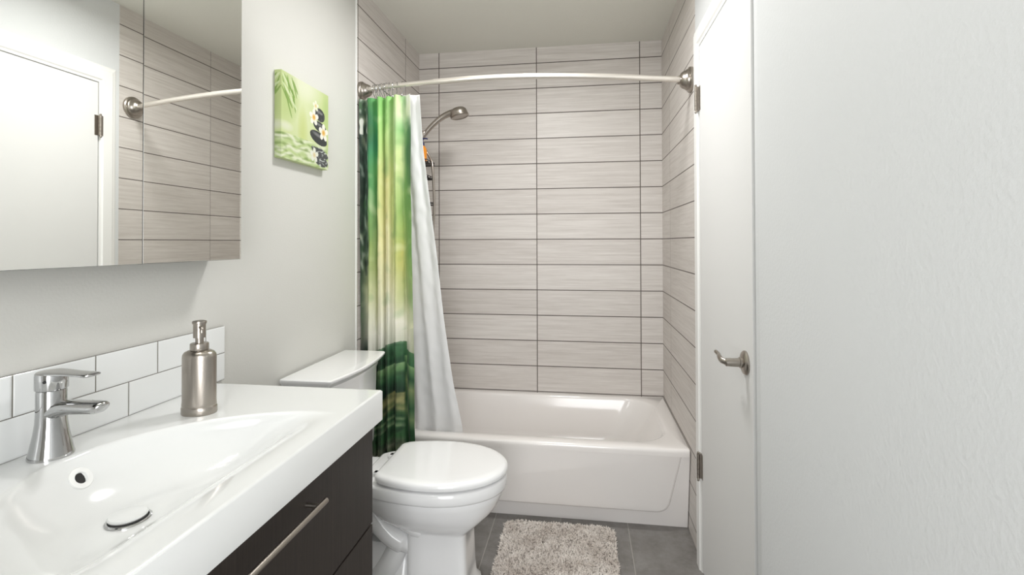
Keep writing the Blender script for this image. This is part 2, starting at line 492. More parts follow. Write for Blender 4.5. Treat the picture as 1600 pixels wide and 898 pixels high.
# raised panel, slanted right edge with rounded lower corner
pl = []
def corner(pts, p, a, b, r, n=8):
    p, a, b = Vector(p), Vector(a), Vector(b)
    da, db = (a-p).normalized(), (b-p).normalized()
    for k in range(n+1):
        t = k/n
        q0 = p+da*r; q1 = p+db*r
        pts.append(tuple((1-t)**2*q0+2*t*(1-t)*p+t*t*q1))
A, Bq, Cq, Dq = (.02, ZR-.03), (.09, .088), (1.392, .088), (1.456, ZR-.03)
pl.append(A); corner(pl, Bq, A, Cq, .04); corner(pl, Cq, Bq, Dq, .05); pl.append(Dq)
bm = B0()
n = len(pl)
secs = []
ctr = Vector((.74, .22))
for yy, ins in ((-.680, -.014), (-.700, -.008), (-.728, -.001), (-.737, .003), (-.7415, .010)):
    ring = []
    for (a, b_) in pl:
        f = 1
        if b_ > ZR-.04: ring.append((a-(ins if a > .7 else -ins), yy if True else 0, b_))
        else:
            v = Vector((a, b_)); 
            dx = -ins if a > 1.2 else (ins if a < .2 else 0)
            dz = ins if b_ < .2 else 0
            ring.append((a+dx, yy, b_+dz))
    secs.append(ring)
loft(bm, secs, cap0=False)
k = wobj('apron_panel', bm, m_tub, ap, smooth=True, angle=50)

# ------------------------------------------------------------------ toilet
TY = -1.235
toilet = thing('toilet', 'white two-piece toilet with closed lid between vanity and tub', 'toilet', (.4, TY, 0))
def seat_outline(z, ins=0, x0=.300, n=44, xc=.50, af=.2515, ab=.31, bw=.186, rc=.02):
    a_f, b_ = af-ins, bw-ins; xb = x0+ins
    out = []
    # front half
    for k in range(n+1):
        a = -pi/2+pi*k/n
        out.append((xc+a_f*cos(a)**1.0, TY+b_*sin(a), z))
    m = 12; ys = []
    for k in range(1, m+1):
        x = xc-(xc-xb-rc)*k/m
        out.append((x, TY+b_*sqrt(max(0, 1-((x-xc)/ab)**2)), z))
    yb = b_*sqrt(max(0, 1-((xb-xc)/ab)**2))
    for k in range(1, 5):
        a = k/4*pi/2
        out.append((xb+rc-rc*sin(a), TY+yb-rc*(1-cos(a))+.003*(1-k/4), z))
    for k in range(4, 0, -1):
        a = k/4*pi/2
        out.append((xb+rc-rc*sin(a), TY-yb+rc*(1-cos(a))-.003*(1-k/4), z))
    for k in range(m, 0, -1):
        x = xc-(xc-xb-rc)*k/m
        out.append((x, TY-b_*sqrt(max(0, 1-((x-xc)/ab)**2)), z))
    return out
# lid, gently domed
bm = loft(B0(), [seat_outline(.4612, .006), seat_outline(.4628, .001), seat_outline(.470, 0), seat_outline(.478, .001), seat_outline(.4845, .006), seat_outline(.4885, .015), seat_outline(.4895, .03), seat_outline(.4905, .07), seat_outline(.491, .12)])
wobj('toilet_lid', bm, m_porc, toilet, smooth=True, angle=60)
bm = loft(B0(), [seat_outline(.4520, .030), seat_outline(.4530, .026), seat_outline(.4595, .026), seat_outline(.4608, .030)])
wobj('toilet_seat', bm, m_dark if False else m_porc, toilet, smooth=True)
for s in (-1, 1):
    bm = lathe(B0(), [(.013, .446), (.013, .462), (.010, .466)], 20, Matrix.Translation((.282, TY+s*.075, 0)))
    box(bm, (.276, TY+s*.075-.012, .455), (.31, TY+s*.075+.012, .466), .003)
    wobj('seat_hinge', bm, m_porc, toilet, smooth=True)
# bowl + pedestal as one body
N_ = len(seat_outline(0))
def ped(z, x0, x1, hw, p=4.0):
    """superellipse section with the same vertex count/order as seat_outline"""
    out = []; xc = (x0+x1)/2; a = (x1-x0)/2
    for q in seat_outline(z):
        ang = math.atan2((q[1]-TY)/.186, (q[0]-.50)/.2515)
        c_, s_ = cos(ang), sin(ang)
        d = (abs(c_)**p+abs(s_)**p)**(1/p)
        out.append((xc+a*c_/d, TY+hw*s_/d, z))
    return out
def blend(A, Bs, t, z): return [(a[0]*(1-t)+b_[0]*t, a[1]*(1-t)+b_[1]*t, z) for a, b_ in zip(A, Bs)]
rim = dict(x0=.225, ab=.36)
low = ped(.27, .400, .612, .090, 9)
secs = [seat_outline(.4515, .016, **rim), seat_outline(.4495, .008, **rim), seat_outline(.444, .004, **rim), seat_outline(.415, .004, **rim), seat_outline(.408, .007, **rim), seat_outline(.404, .016, **rim)]
O1 = seat_outline(.40, .012, **rim)
for t, z in ((.03, .398), (.08, .380), (.17, .355), (.30, .330), (.48, .308), (.68, .290), (.86, .277), (.97, .268), (1, .262)):
    secs.append(blend(O1, low, t, z))
secs += [ped(.20, .400, .614, .090, 10), ped(.10, .398, .618, .091, 10), ped(.05, .395, .622, .093, 10), ped(.035, .375, .640, .108, 6), ped(.0, .37, .645, .112, 6)]
bm = loft(B0(), secs[::-1])
# trapway relief on both flanks
for s in (-1, 1):
    tube(bm, crom([(.300, TY+s*.05, .43), (.325, TY+s*.062, .375), (.365, TY+s*.066, .325), (.415, TY+s*.064, .285), (.465, TY+s*.055, .262), (.50, TY+s*.04, .255)], 8), [.036]*30+[.032]*11, 20)
    tube(bm, crom([(.235, TY+s*.035, .40), (.255, TY+s*.055, .335), (.295, TY+s*.062, .280), (.345, TY+s*.060, .235), (.395, TY+s*.050, .208), (.44, TY+s*.03, .198)], 8), [.040]*30+[.034]*11, 20)
    tube(bm, crom([(.36, TY+s*.03, .20), (.335, TY+s*.045, .14), (.29, TY+s*.05, .08), (.22, TY+s*.05, .03)], 8), .042, 18)
secs = []
for z, x0, x1, hw in ((0, .14, .42, .118), (.03, .14, .42, .116), (.045, .15, .42, .104), (.06, .17, .42, .08), (.20, .19, .42, .05)):
    ring = []
    for k in range(32):
        a = 2*pi*k/32; c_, s_ = cos(a), sin(a); d = (abs(c_)**4+abs(s_)**4)**.25
        ring.append(((x0+x1)/2+(x1-x0)/2*c_/d, TY+hw*s_/d, z))
    secs.append(ring)
loft(bm, secs)
# shelf that carries the tank
box(bm, (.055, TY-.11, .36), (.30, TY+.11, .442), .02, 4)
box(bm, (.08, TY-.06, .02), (.24, TY+.06, .40), .03, 4)
wobj('toilet_bowl', bm, m_porc, toilet, smooth=True, angle=55)
for s in (-1, 1):
    bm = lathe(B0(), [(.014, .045), (.014, .058), (.008, .066)], 20, Matrix.Translation((.30, TY+s*.098, 0)))
    wobj('bolt_cap', bm, m_porc, toilet, smooth=True)
# tank
def tank_sec(z, x0, xm, xe, hy, r=.012, n=14):
    """bow-fronted section: flat back at x0, ends reach xe, middle reaches xm"""
    out = [(x0, TY-hy, z)]
    out.append((xe-r, TY-hy, z)); 
    for k in range(1, 4):
        a = k/4*pi/2; out.append((xe-r+r*sin(a), TY-hy+r*(1-cos(a)), z))
    for k in range(n+1):
        t = -1+2*k/n; out.append((xe+(xm-xe)*(1-t*t), TY+t*(hy-r), z))
    for k in range(3, 0, -1):
        a = k/4*pi/2; out.append((xe-r+r*sin(a), TY+hy-r*(1-cos(a)), z))
    out.append((xe-r, TY+hy, z)); out.append((x0, TY+hy, z))
    return out
tk = [tank_sec(.443, .045, .165, .145, .190), tank_sec(.47, .030, .180, .158, .200), tank_sec(.62, .022, .187, .163, .206), tank_sec(.770, .018, .192, .166, .209),
      tank_sec(.782, .018, .196, .170, .213), tank_sec(.797, .018, .198, .172, .215)]
bm = loft(B0(), tk)
tank = wobj('tank', bm, m_porc, toilet, smooth=True, angle=40)
ld = [tank_sec(.798, .014, .200, .174, .218), tank_sec(.802, .013, .204, .178, .222), tank_sec(.808, .012, .208, .183, .225), tank_sec(.815, .011, .216, .191, .229),
      tank_sec(.820, .010, .219, .194, .232), tank_sec(.826, .010, .219, .194, .232), tank_sec(.8295, .012, .216, .191, .229), tank_sec(.830, .016, .212, .187, .225)]
bm = loft(B0(), ld)
wobj('tank_lid', bm, m_porc, toilet, smooth=True, angle=40)
# flush lever on the near front of the tank
bm = B0(); lathe(bm, [(.014, 0), (.014, .008), (.009, .014)], 20, Matrix.Translation((.176, TY-.15, .745)) @ Matrix.Rotation(pi/2, 4, 'Y'))
tube(bm, [(.192, TY-.15, .745), (.196, TY-.12, .742), (.198, TY-.08, .738)], [.006, .006, .008], 10)
wobj('flush_lever', bm, m_chrome, toilet, smooth=True)

# ------------------------------------------------------------------ vanity cabinet (dark) and counter with basin
VY0, VY1 = -2.722, -1.757
vanity = thing('vanity_cabinet', 'dark brown wood vanity cabinet with drawers under the white sink', 'cabinet', (.24, (VY0+VY1)/2, 0))
bm = B0(); box(bm, (.012, VY0+.03, .09), (.463, VY0+.048, .8205)); box(bm, (.012, VY1-.049, .09), (.463, VY1-.031, .8205))
box(bm, (.012, VY0+.048, .09), (.463, VY1-.049, .108)); box(bm, (.012, VY0+.048, .108), (.018, VY1-.049, .70)); box(bm, (.447, VY0+.048, .70), (.463, VY1-.049, .80)); box(bm, (.012, VY0+.05, 0), (.42, VY1-.05, .09))
wobj('body', bm, m_wood, vanity)
def drawer(z0, z1):
    d = wobj('drawer', box(B0(), (.4635, VY0+.028, z0), (.4825, VY1-.029, z1), .0012), m_wood, vanity)
    zh = z1-.042
    bm = B0()
    y0, y1 = -2.41, -2.073
    xh = .512
    tube(bm, [(xh, y0, zh), (xh, y1, zh)], .0058, 14)
    for yy in (y0+.022, y1-.022):
        tube(bm, [(.482, yy, zh), (xh, yy, zh)], .0048, 12)
    h = obj('handle', bm, m_nickel, d, True); h.data.transform(Matrix.Translation(-vanity.location))
    h['label'] = 'slim brushed metal bar handle'
drawer(.567, .8145); drawer(.095, .5615)

sink = thing('sink_counter', 'glossy white one-piece sink counter on the dark vanity', 'sink', (.25, (VY0+VY1)/2, .82))
BYC = -2.235
def basin_z(x, y):
    # long shallow basin: curved back wall, long gentle slope up to the front
    v = abs(y-BYC)/.298
    if v >= 1: return 0
    q = abs(x-.42)/(.325 if x < .42 else 1.0)
    rho = (v**1.9+q**1.8)**(1/1.86)
    if rho >= 1 or x >= .484: return 0
    def ss(t): t = max(0, min(1, t)); return t*t*t*(t*(6*t-15)+10)
    t = min(1, (1-rho)/.36)
    back = 1-(1-t)**2.2
    back *= min(1, .35+t*6)
    front = ss((.484-x)/.25)
    return -.098*back*front
bm = B0()
NX, NY = 140, 270
cx0, cx1 = .002, .497
g = []
top = .9
re = .004
for j in range(NY+1):
    y = VY0+(VY1-VY0)*j/NY
    rowv = []
    for i in range(NX+1):
        x = cx0+(cx1-cx0)*i/NX
        z = basin_z(x, y)
        e = min(cx1-x, VY1-y, y-VY0)
        if e < re: z -= re-sqrt(max(0, re*re-(re-e)**2))
        rowv.append(bm.verts.new((x, y, top+z)))
    g.append(rowv)
for j in range(NY):
    for i in range(NX):
        bm.faces.new((g[j][i], g[j][i+1], g[j+1][i+1], g[j+1][i]))
# sides and underside
bd = [g[0][i] for i in range(NX+1)]+[g[j][NX] for j in range(1, NY+1)]+[g[NY][i] for i in range(NX-1, -1, -1)]+[g[j][0] for j in range(NY-1, 0, -1)]
lo = [bm.verts.new((v.co.x, v.co.y, .8215)) for v in bd]
for k in range(len(bd)):
    bm.faces.new((bd[k], bd[(k+1) % len(bd)], lo[(k+1) % len(bd)], lo[k]))
# underside kept open over the bowl's hollow, closed by a rim lip
inn = [bm.verts.new((min(max(v.co.x, cx0+.012), cx1-.012), min(max(v.co.y, VY0+.012), VY1-.012), .8215)) for v in bd]
for k in range(len(bd)):
    a, b_, c_, d_ = lo[k], lo[(k+1) % len(bd)], inn[(k+1) % len(bd)], inn[k]
    try: bm.faces.new((a, b_, c_, d_))
    except Exception: pass
wobj('counter_top', bm, m_counter, sink, smooth=True, angle=50)
# overflow ring on the back slope
def surf(x, y): return top+basin_z(x, y)
xo, yo = .119, BYC+.010
zo = surf(xo, yo)
sl = (surf(xo+.004, yo)-surf(xo-.004, yo))/.008
nrm = Vector((-sl, 0, 1)).normalized()
rot = nrm.to_track_quat('Z', 'Y').to_matrix().to_4x4()
MO = Matrix.Translation(Vector((xo, yo, zo))-nrm*.002) @ rot
bm = lathe(B0(), [(.0205, 0), (.0205, .003), (.0195, .0045), (.0115, .0048), (.0105, .0038), (.0100, -.010)], 36, MO, caps=False)
ofl = wobj('overflow_ring', bm, m_white_trim, sink, smooth=True)
bm = lathe(B0(), [(.0101, .0022), (.0100, .0024)], 24, MO)
k = obj('overflow_hole', bm, m_dark, ofl); k.data.transform(Matrix.Translation(-sink.location))
# drain: chrome collar, dark opening and white domed cover that leaves a crescent
xd, yd = .230, BYC-.001
zd = surf(xd, yd)
sl = (surf(xd+.02, yd)-surf(xd-.02, yd))/.04
nrm = Vector((-sl, 0, 1)).normalized(); rot = nrm.to_track_quat('Z', 'Y').to_matrix().to_4x4()
MD = Matrix.Translation((xd, yd, zd+.001)) @ rot
bm = lathe(B0(), [(.034, -.006), (.034, .0015), (.0325, .0028), (.0300, .0022), (.0295, -.004)], 48, MD, caps=False)
dr = wobj('drain_collar', bm, m_chrome, sink, smooth=True)
bm = lathe(B0(), [(.0297, -.0006), (.0297, .0004)], 40, MD)
k = obj('drain_hole', bm, m_dark, dr); k.data.transform(Matrix.Translation(-sink.location))
bm = lathe(B0(), [(.0285, .001), (.0300, .0060), (.028, .0085), (.018, .0102), (.004, .0108)], 48, Matrix.Translation((-.0095, .0080, -.0035)) @ MD)
k = obj('drain_cover', bm, m_counter, dr, True); k.data.transform(Matrix.Translation(-sink.location))

# ------------------------------------------------------------------ faucet
FX, FY = .056, -2.225
fau = thing('sink_faucet', 'chrome single-lever faucet with flared base on the sink', 'faucet', (FX, FY, .9))
T = Matrix.Translation((FX, FY, .9))
bm = lathe(B0(), [(.0335, 0), (.0338, .003), (.0325, .007), (.0295, .022), (.0258, .042), (.0232, .062), (.0222, .082), (.0222, .118), (.0218, .1195), (.0218, .1215)], 56, T)
wobj('faucet_body', bm, m_chrome, fau, smooth=True, angle=30)
# oval spout pointing into the room
def oval_tube(bm, pts, ws, hs, n=24):
    secs = []
    for (p, w, h) in zip(pts, ws, hs):
        secs.append([(p[0], p[1]+w*cos(2*pi*k/n), p[2]+h*sin(2*pi*k/n)) for k in range(n)])
    return loft(bm, secs)
bm = B0()
oval_tube(bm, [(FX+.010, FY, .981), (FX+.025, FY, .988), (FX+.045, FY, .991), (FX+.075, FY, .992), (FX+.095, FY, .993), (FX+.106, FY, .9945), (FX+.1115, FY, .9965), (FX+.1135, FY, .998)],
          [.020, .0185, .0175, .017, .0165, .0145, .0105, .006], [.018, .0145, .0128, .0122, .0118, .0098, .0065, .003])
wobj('spout', bm, m_chrome, fau, smooth=True, angle=45)
bm = lathe(B0(), [(.0232, .1225), (.0240, .124), (.0240, .148), (.0234, .1525), (.0215, .1545), (.010, .1560)], 56, T)
cap = wobj('lever_cap', bm, m_chrome, fau, smooth=True, angle=30)
bm = B0()
secs = []
for k, (dx, w, z0, z1) in enumerate(((.0, .022, .150, .1562), (.024, .020, .149, .1560), (.045, .0165, .1495, .1550), (.068, .0160, .1490, .1545), (.084, .0155, .1475, .1543), (.090, .0125, .1485, .1540), (.0925, .007, .1500, .1530))):
    ring = []
    for i in range(20):
        a = 2*pi*i/20; c_, s_ = cos(a), sin(a); d = (abs(c_)**3.2+abs(s_)**3.2)**(1/3.2)
        ring.append((FX+dx, FY+w*c_/d, .9+(z0+z1)/2+(z1-z0)/2*s_/d))
    secs.append(ring)
loft(bm, secs)
wobj('lever_paddle', bm, m_chrome, fau, smooth=True, angle=40)
bm = lathe(B0(), [(.0028, 0), (.0028, .0012)], 14, T @ Matrix.Translation((.0236*cos(radians(-62)), .0236*sin(radians(-62)), .140)) @ Matrix.Rotation(radians(-62), 4, 'Z') @ Matrix.Rotation(pi/2, 4, 'Y'))
k = obj('set_screw', bm, m_dark, cap); k.data.transform(Matrix.Translation(-fau.location))

# ------------------------------------------------------------------ soap dispenser (oval section)
SX, SY = .150, -1.982
soap = thing('soap_dispenser', 'brushed metal soap pump bottle on the white counter', 'soap dispenser', (SX, SY, .9))
def oval_lathe(bm, prof, n=48, ax=1., ay=1., yaw=0):
    secs = []
    for r_, z in prof:
        ring = []
        for k in range(n):
            a = 2*pi*k/n; x, y = r_*ax*cos(a), r_*ay*sin(a)
            ring.append((SX+x*cos(yaw)-y*sin(yaw), SY+x*sin(yaw)+y*cos(yaw), .9+z))
        secs.append(ring)
    return loft(bm, secs)
bm = oval_lathe(B0(), [(.0400, 0), (.0412, .002), (.0412, .015), (.0400, .0165), (.0392, .018), (.0400, .020), (.0400, .022), (.0392, .030), (.0392, .128), (.0385, .134), (.034, .140), (.026, .1435), (.018, .1445), (.016, .1455)], ax=.93, ay=.72, yaw=radians(8))
wobj('bottle', bm, m_nickel, soap, smooth=True, angle=35)
bm = oval_lathe(B0(), [(.0185, .1445), (.0190, .146), (.0190, .158), (.0180, .160), (.0085, .1605), (.0085, .172), (.0128, .1725), (.0128, .204), (.0145, .2045), (.0150, .208), (.0140, .2105), (.010, .2115)], ax=1, ay=1)
pm = wobj('pump', bm, m_nickel, soap, smooth=True, angle=30)
dn = Vector((cos(radians(-40)), sin(radians(-40)), 0))
p0 = Vector((SX, SY, .9+.197))
pts = crom([p0+dn*.010, p0+dn*.020, p0+dn*.026+Vector((0, 0, -.003)), p0+dn*.028+Vector((0, 0, -.011))], 5)
k = obj('pump_nozzle', tube(B0(), pts, .0042, 12), m_nickel, pm, True); k.data.transform(Matrix.Translation(-soap.location))

# ------------------------------------------------------------------ mirror cabinet
MZ0, MZ1 = 1.2450, 2.005
mc = thing('mirror_cabinet', 'wall cabinet with mirrored doors above the sink', 'mirror cabinet', (.05, -2.23, MZ0))
MYR = -1.768
bm = box(B0(), (.001, MYR-.93, MZ0+.004), (.066, MYR-.004, MZ1-.004), .001)
wobj('cabinet_body', bm, m_mirror_edge, mc)
def mdoor(y1, w, c, yaw):
    bm = B0()
    box(bm, (-.027, -w+.0036, MZ0), (-.001, 0-.0036, MZ1))
    d = obj('mirror_door', bm, m_mirror_edge, mc)
    d.location = Vector((c, y1, 0))-mc.location; d.rotation_euler = (0, 0, yaw)
    bm = B0(); box(bm, (-.001, -w+.0042, MZ0+.0006), (0, 0-.0042, MZ1-.0006), .0003, 1)
    g_ = obj('mirror_glass', bm, m_mirror, d)
    return d
mdoor(MYR, .31, .096, radians(-.5)); mdoor(MYR-.31, .31, .100, radians(-.5)); mdoor(MYR-.62, .31, .098, 0)

# ------------------------------------------------------------------ canvas picture on the left wall
PY0, PY1, PZ0_, PZ1_ = -1.485, -1.178, 1.577, 1.872
pic = thing('canvas_picture', 'small square canvas print of stacked stones and white flowers', 'picture', (.0, (PY0+PY1)/2, PZ0_))
def ell(u, v, cu, cv, a, b_, rot=0):
    du, dv = u-cu, v-cv; c_, s_ = cos(rot), sin(rot)
    return ((du*c_+dv*s_)/a)**2+((-du*s_+dv*c_)/b_)**2
def mixc(a, b_, t): t = max(0, min(1, t)); return tuple(a[i]*(1-t)+b_[i]*t for i in range(3))
def nz(u, v, s, w=0): return noise.noise(Vector((u*s, v*s, w)))
random.seed(4)
leaves = []
for k in range(16):
    u0 = .02+random.random()*.22; v0 = random.random()*.28
    ang = radians(60+random.uniform(-22, 22)); L = random.uniform(.14, .30)
    leaves.append((u0+cos(ang)*L/2*.6, v0+sin(ang)*L/2, L/2, .010+random.random()*.008, ang, random.random()))
def flower(u, v, cu, cv, R):
    du, dv = (u-cu), (v-cv); r_ = sqrt(du*du+dv*dv)/R; a = math.atan2(dv, du)
    pet = .35+.65*abs(cos(2.5*(a+.3)))**.7
    if r_ < pet:
        return mixc((240, 175, 60), (252, 248, 235), (r_-.12)/.35)
    return None
def paint(u, v):
    c_ = paint0(u, v); g_ = .3*c_[0]+.6*c_[1]+.1*c_[2]
    return tuple(v_*.80+g_*.10 for v_ in c_)
def paint0(u, v):
    """u from left, v from the top of the canvas"""
    base = mixc((222, 232, 178), (196, 215, 132), abs(u-.45)*1.3+.2*nz(u, v, 3))
    base = mixc(base, (238, 240, 215), max(0, .9-ell(u, v, .45, .05, .45, .22))*.8)
    base = mixc(base, (170, 195, 110), max(0, 1-ell(u, v, .12, .25, .25, .35))*.5)
    base = mixc(base, (150, 190, 90), max(0, 1-ell(u, v, .95, .25, .12, .3))*.3)
    base = mixc(base, (235, 236, 220), max(0, 1-ell(u, v, .08, .62, .16, .07))*.7)
    base = mixc(base, (190, 205, 90), max(0, 1-ell(u, v, .42, .62, .12, .35))*.45)
    if v > .70:
        w = sin((v*60)+6*nz(u, v, 5)+u*4); base = mixc((190, 212, 140), (232, 238, 205), .5+.5*w)
        base = mixc(base, (120, 150, 70), max(0, nz(u*3, v*9, 3, 2))*1.2)
    for (cu, cv, a, b_, rot, q) in leaves:
        if ell(u, v, cu, cv, a, b_, rot) < 1: base = mixc(base, (120, 160, 60) if q < .6 else (225, 238, 190), .75)
    for (cu, cv, a, b_, rot) in ((.80, .315, .115, .085, .1), (.80, .47, .155, .065, .12), (.77, .62, .200, .082, .18)):
        e_ = ell(u, v, cu, cv, a, b_, rot)
        if e_ < 1:
            hl = max(0, 1-ell(u, v, cu-.03, cv-b_*.45, a*.7, b_*.35, rot))
            base = mixc((62, 62, 66), (150, 150, 152), hl*.8)
            if cv < .4: base = mixc(base, (150, 150, 150), max(0, nz(u, v, 26))*1.2)
    if v > .745 and .6 < u:
        e_ = min(ell(u, v, .80, .80, .20, .06, .2), ell(u, v, .83, .91, .16, .07, .1))
        if e_ < 1: base = mixc((78, 78, 82), (205, 210, 205), max(0, nz(u*2, v*5, 9))*2.2)
    for cu, cv, R in ((.66, .375, .105), (.885, .525, .115)):
        f_ = flower(u, v, cu, cv, R)
        if f_: base = f_
    f_ = flower(u, v, .67, .855, .095)
    if f_: base = mixc(f_, (225, 230, 215), .6)
    f_ = flower(u, v, .70, .22, .07)
    if f_: base = mixc(f_, (235, 240, 205), .5)
    return base
m_canvas = vcol_mat('printed_canvas', .6)
XFc = .026
# front and wrapped sides as one printed cover
def cv_fn(s, t):
    # s: 0..1 -> wraps near side (0-.07), front, far side (.93-1)
    z = PZ1_-(PZ1_-PZ0_)*t
    if s < .07: return (.002+(XFc-.002)*s/.07, PY0, z)
    if s > .93: return (XFc-(XFc-.002)*(s-.93)/.07, PY1, z)
    return (XFc, PY0+(PY1-PY0)*(s-.07)/.86, z)
def cv_col(s, t): return paint(min(1, max(0, (s-.07)/.86)) if s >= .07 else (.07-s)*1.1, t)
o = sheet('canvas_cover', cv_fn, 300, 260, m_canvas, cv_col)
for p_ in o.data.polygons: p_.use_smooth = False
o.parent = pic; o.data.transform(Matrix.Translation(-pic.location))
bm = box(B0(), (.0005, PY0+.0008, PZ0_), (XFc-.0008, PY1-.0008, PZ1_))
wobj('stretcher_frame', bm, mat('canvas_edge', (196, 208, 158), .7), pic)

# ------------------------------------------------------------------ curved shower rod
RP = [(.030, -.838, 2.0), (.0783, -.858, 2.0), (.163, -.878, 2.0), (.262, -.897, 1.998), (.429, -.918, 1.997), (.59, -.934, 1.996), (.832, -.930, 1.994), (1.133, -.886, 1.991), (1.35, -.835, 1.989), (1.452, -.808, 1.988)]
RODP = crom(RP, 10)
rod = thing('shower_rod', 'curved satin metal shower rod across the tub opening', 'shower rod', (.75, -.85, 2.0))
i0 = min(range(len(RODP)), key=lambda i: abs(RODP[i].x-.40))
wobj('rod_tube', tube(B0(), RODP[i0-1:], .0122, 20), m_satin, rod, smooth=True)
wobj('rod_sleeve', tube(B0(), RODP[:i0+1], .0104, 20), m_satin, rod, smooth=True)
fl = [(.054, 0), (.054, .010), (.050, .014), (.045, .015), (.044, .022), (.040, .025), (.037, .034), (.030, .044), (.022, .048), (.018, .052), (.018, .058), (.013, .060)]
bm = lathe(B0(), fl, 48, Matrix.Translation((XR-.0005, -.803, 1.988)) @ Matrix.Rotation(-pi/2, 4, 'Y'))
wobj('rod_flange', bm, m_nickel, rod, smooth=True, angle=40)
bm = lathe(B0(), [(a*.78, b_) for a, b_ in fl], 48, Matrix.Translation((.0005, -.830, 2.0)) @ Matrix.Rotation(pi/2, 4, 'Y'))
wobj('rod_flange', bm, m_nickel, rod, smooth=True, angle=40)

def rod_at(x):
    for a, b_ in zip(RODP, RODP[1:]):
        if a.x <= x <= b_.x: return a.lerp(b_, (x-a.x)/(b_.x-a.x))
    return RODP[0]
# ring hooks
hook_x = [.078, .088, .098, .108, .119, .131, .144, .158, .175, .197, .226]
ring0 = None
for q, hx in enumerate(hook_x):
    p = rod_at(hx)
    bm = B0()
    if ring0 is None:
        R_ = .0185
        pts = [(0, 0+R_*sin(a)*.98, -.004+R_*cos(a)) for a in [radians(-140+280*k/24) for k in range(25)]]
        pts = crom([(0, .004, -.050), (0, .007, -.042), (0, -.002, -.034), (0, -.010, -.024)], 4)[:-1]+pts
        tube(bm, pts, .0016, 8)
        ring0 = obj('curtain_ring', bm, m_chrome, None, True)
        r_ = ring0
    else:
        bm.free(); r_ = ring0.copy(); COL.objects.link(r_)
    r_.location = p
    r_.rotation_euler = (0, 0, radians([-8, 6, -4, 10, -6, 5, -10, 12, 18, 25, 60][q]))
    last = q == len(hook_x)-1
    tag(r_, 'wire curtain ring standing apart, at the white liner end of the rod' if last else 'wire curtain ring in the bunch at the left end of the shower rod', 'curtain ring', 'curtain rings on the shower rod')

# ------------------------------------------------------------------ printed curtain
m_curt = vcol_mat('printed_curtain_fabric', .6, .1, .12)
def key(t, ks):
    for (a, ca), (b_, cb) in zip(ks, ks[1:]):
        if t <= b_: return mixc(ca, cb, (t-a)/(b_-a))
    return ks[-1][1]
Kc = [
 (0.00, [(0, (70, 95, 70)), (.06, (30, 50, 38)), (.3, (35, 55, 42)), (.55, (45, 70, 48)), (.68, (95, 105, 85)), (.72, (70, 72, 66)), (.76, (90, 90, 85)), (.78, (20, 45, 32)), (1, (40, 60, 40))]),
 (0.13, [(0, (90, 120, 88)), (.07, (34, 64, 44)), (.22, (30, 70, 48)), (.40, (50, 85, 50)), (.52, (150, 160, 110)), (.62, (205, 205, 175)), (.69, (215, 212, 195)), (.72, (70, 95, 75)), (1, (40, 70, 40))]),
 (0.20, [(0, (60, 150, 80)), (.10, (40, 100, 70)), (.16, (50, 150, 95)), (.28, (90, 165, 80)), (.42, (150, 180, 85)), (.55, (205, 212, 150)), (.63, (225, 225, 200)), (.70, (222, 220, 208)), (.73, (60, 110, 80)), (1, (40, 80, 45))]),
 (0.32, [(0, (100, 190, 90)), (.12, (45, 150, 90)), (.22, (80, 165, 80)), (.34, (110, 160, 80)), (.48, (160, 178, 95)), (.58, (212, 214, 160)), (.66, (240, 238, 222)), (1, (60, 90, 50))]),
 (0.40, [(0, (125, 205, 95)), (.10, (165, 212, 110)), (.25, (205, 215, 125)), (.4, (226, 222, 150)), (.55, (228, 226, 180)), (.66, (240, 238, 224)), (1, (60, 90, 50))]),
 (0.55, [(0, (120, 200, 90)), (.10, (170, 212, 110)), (.22, (222, 218, 128)), (.36, (232, 222, 150)), (.50, (232, 226, 178)), (.62, (240, 238, 220)), (1, (60, 90, 50))]),
 (0.68, [(0, (160, 212, 110)), (.06, (190, 220, 150)), (.14, (170, 205, 120)), (.28, (180, 205, 110)), (.42, (188, 205, 105)), (.52, (216, 216, 150)), (.64, (240, 237, 218)), (1, (60, 90, 50))]),
 (0.80, [(0, (205, 225, 160)), (.05, (205, 222, 170)), (.10, (120, 185, 100)), (.16, (205, 222, 140)), (.24, (190, 215, 130)), (.32, (140, 185, 85)), (.44, (205, 200, 95)), (.54, (190, 200, 120)), (.64, (238, 235, 214)), (1, (60, 90, 50))]),
 (0.92, [(0, (235, 240, 222)), (.06, (215, 228, 190)), (.10, (80, 140, 85)), (.20, (52, 115, 62)), (.28, (105, 165, 72)), (.40, (120, 165, 72)), (.50, (140, 175, 85)), (.58, (180, 190, 130)), (.68, (232, 229, 208)), (1, (60, 90, 50))]),
 (1.00, [(0, (245, 246, 240)), (.06, (225, 235, 215)), (.12, (45, 95, 62)), (.22, (50, 110, 55)), (.30, (95, 150, 62)), (.45, (100, 150, 60)), (.55, (125, 155, 78)), (.66, (190, 195, 158)), (1, (60, 90, 50))]),
]
def curtain_col(s, t):
    c_ = curtain_col0(s, t); g_ = .3*c_[0]+.6*c_[1]+.1*c_[2]
    return tuple(min(250, v*.80+g_*.20+3) for v in c_)
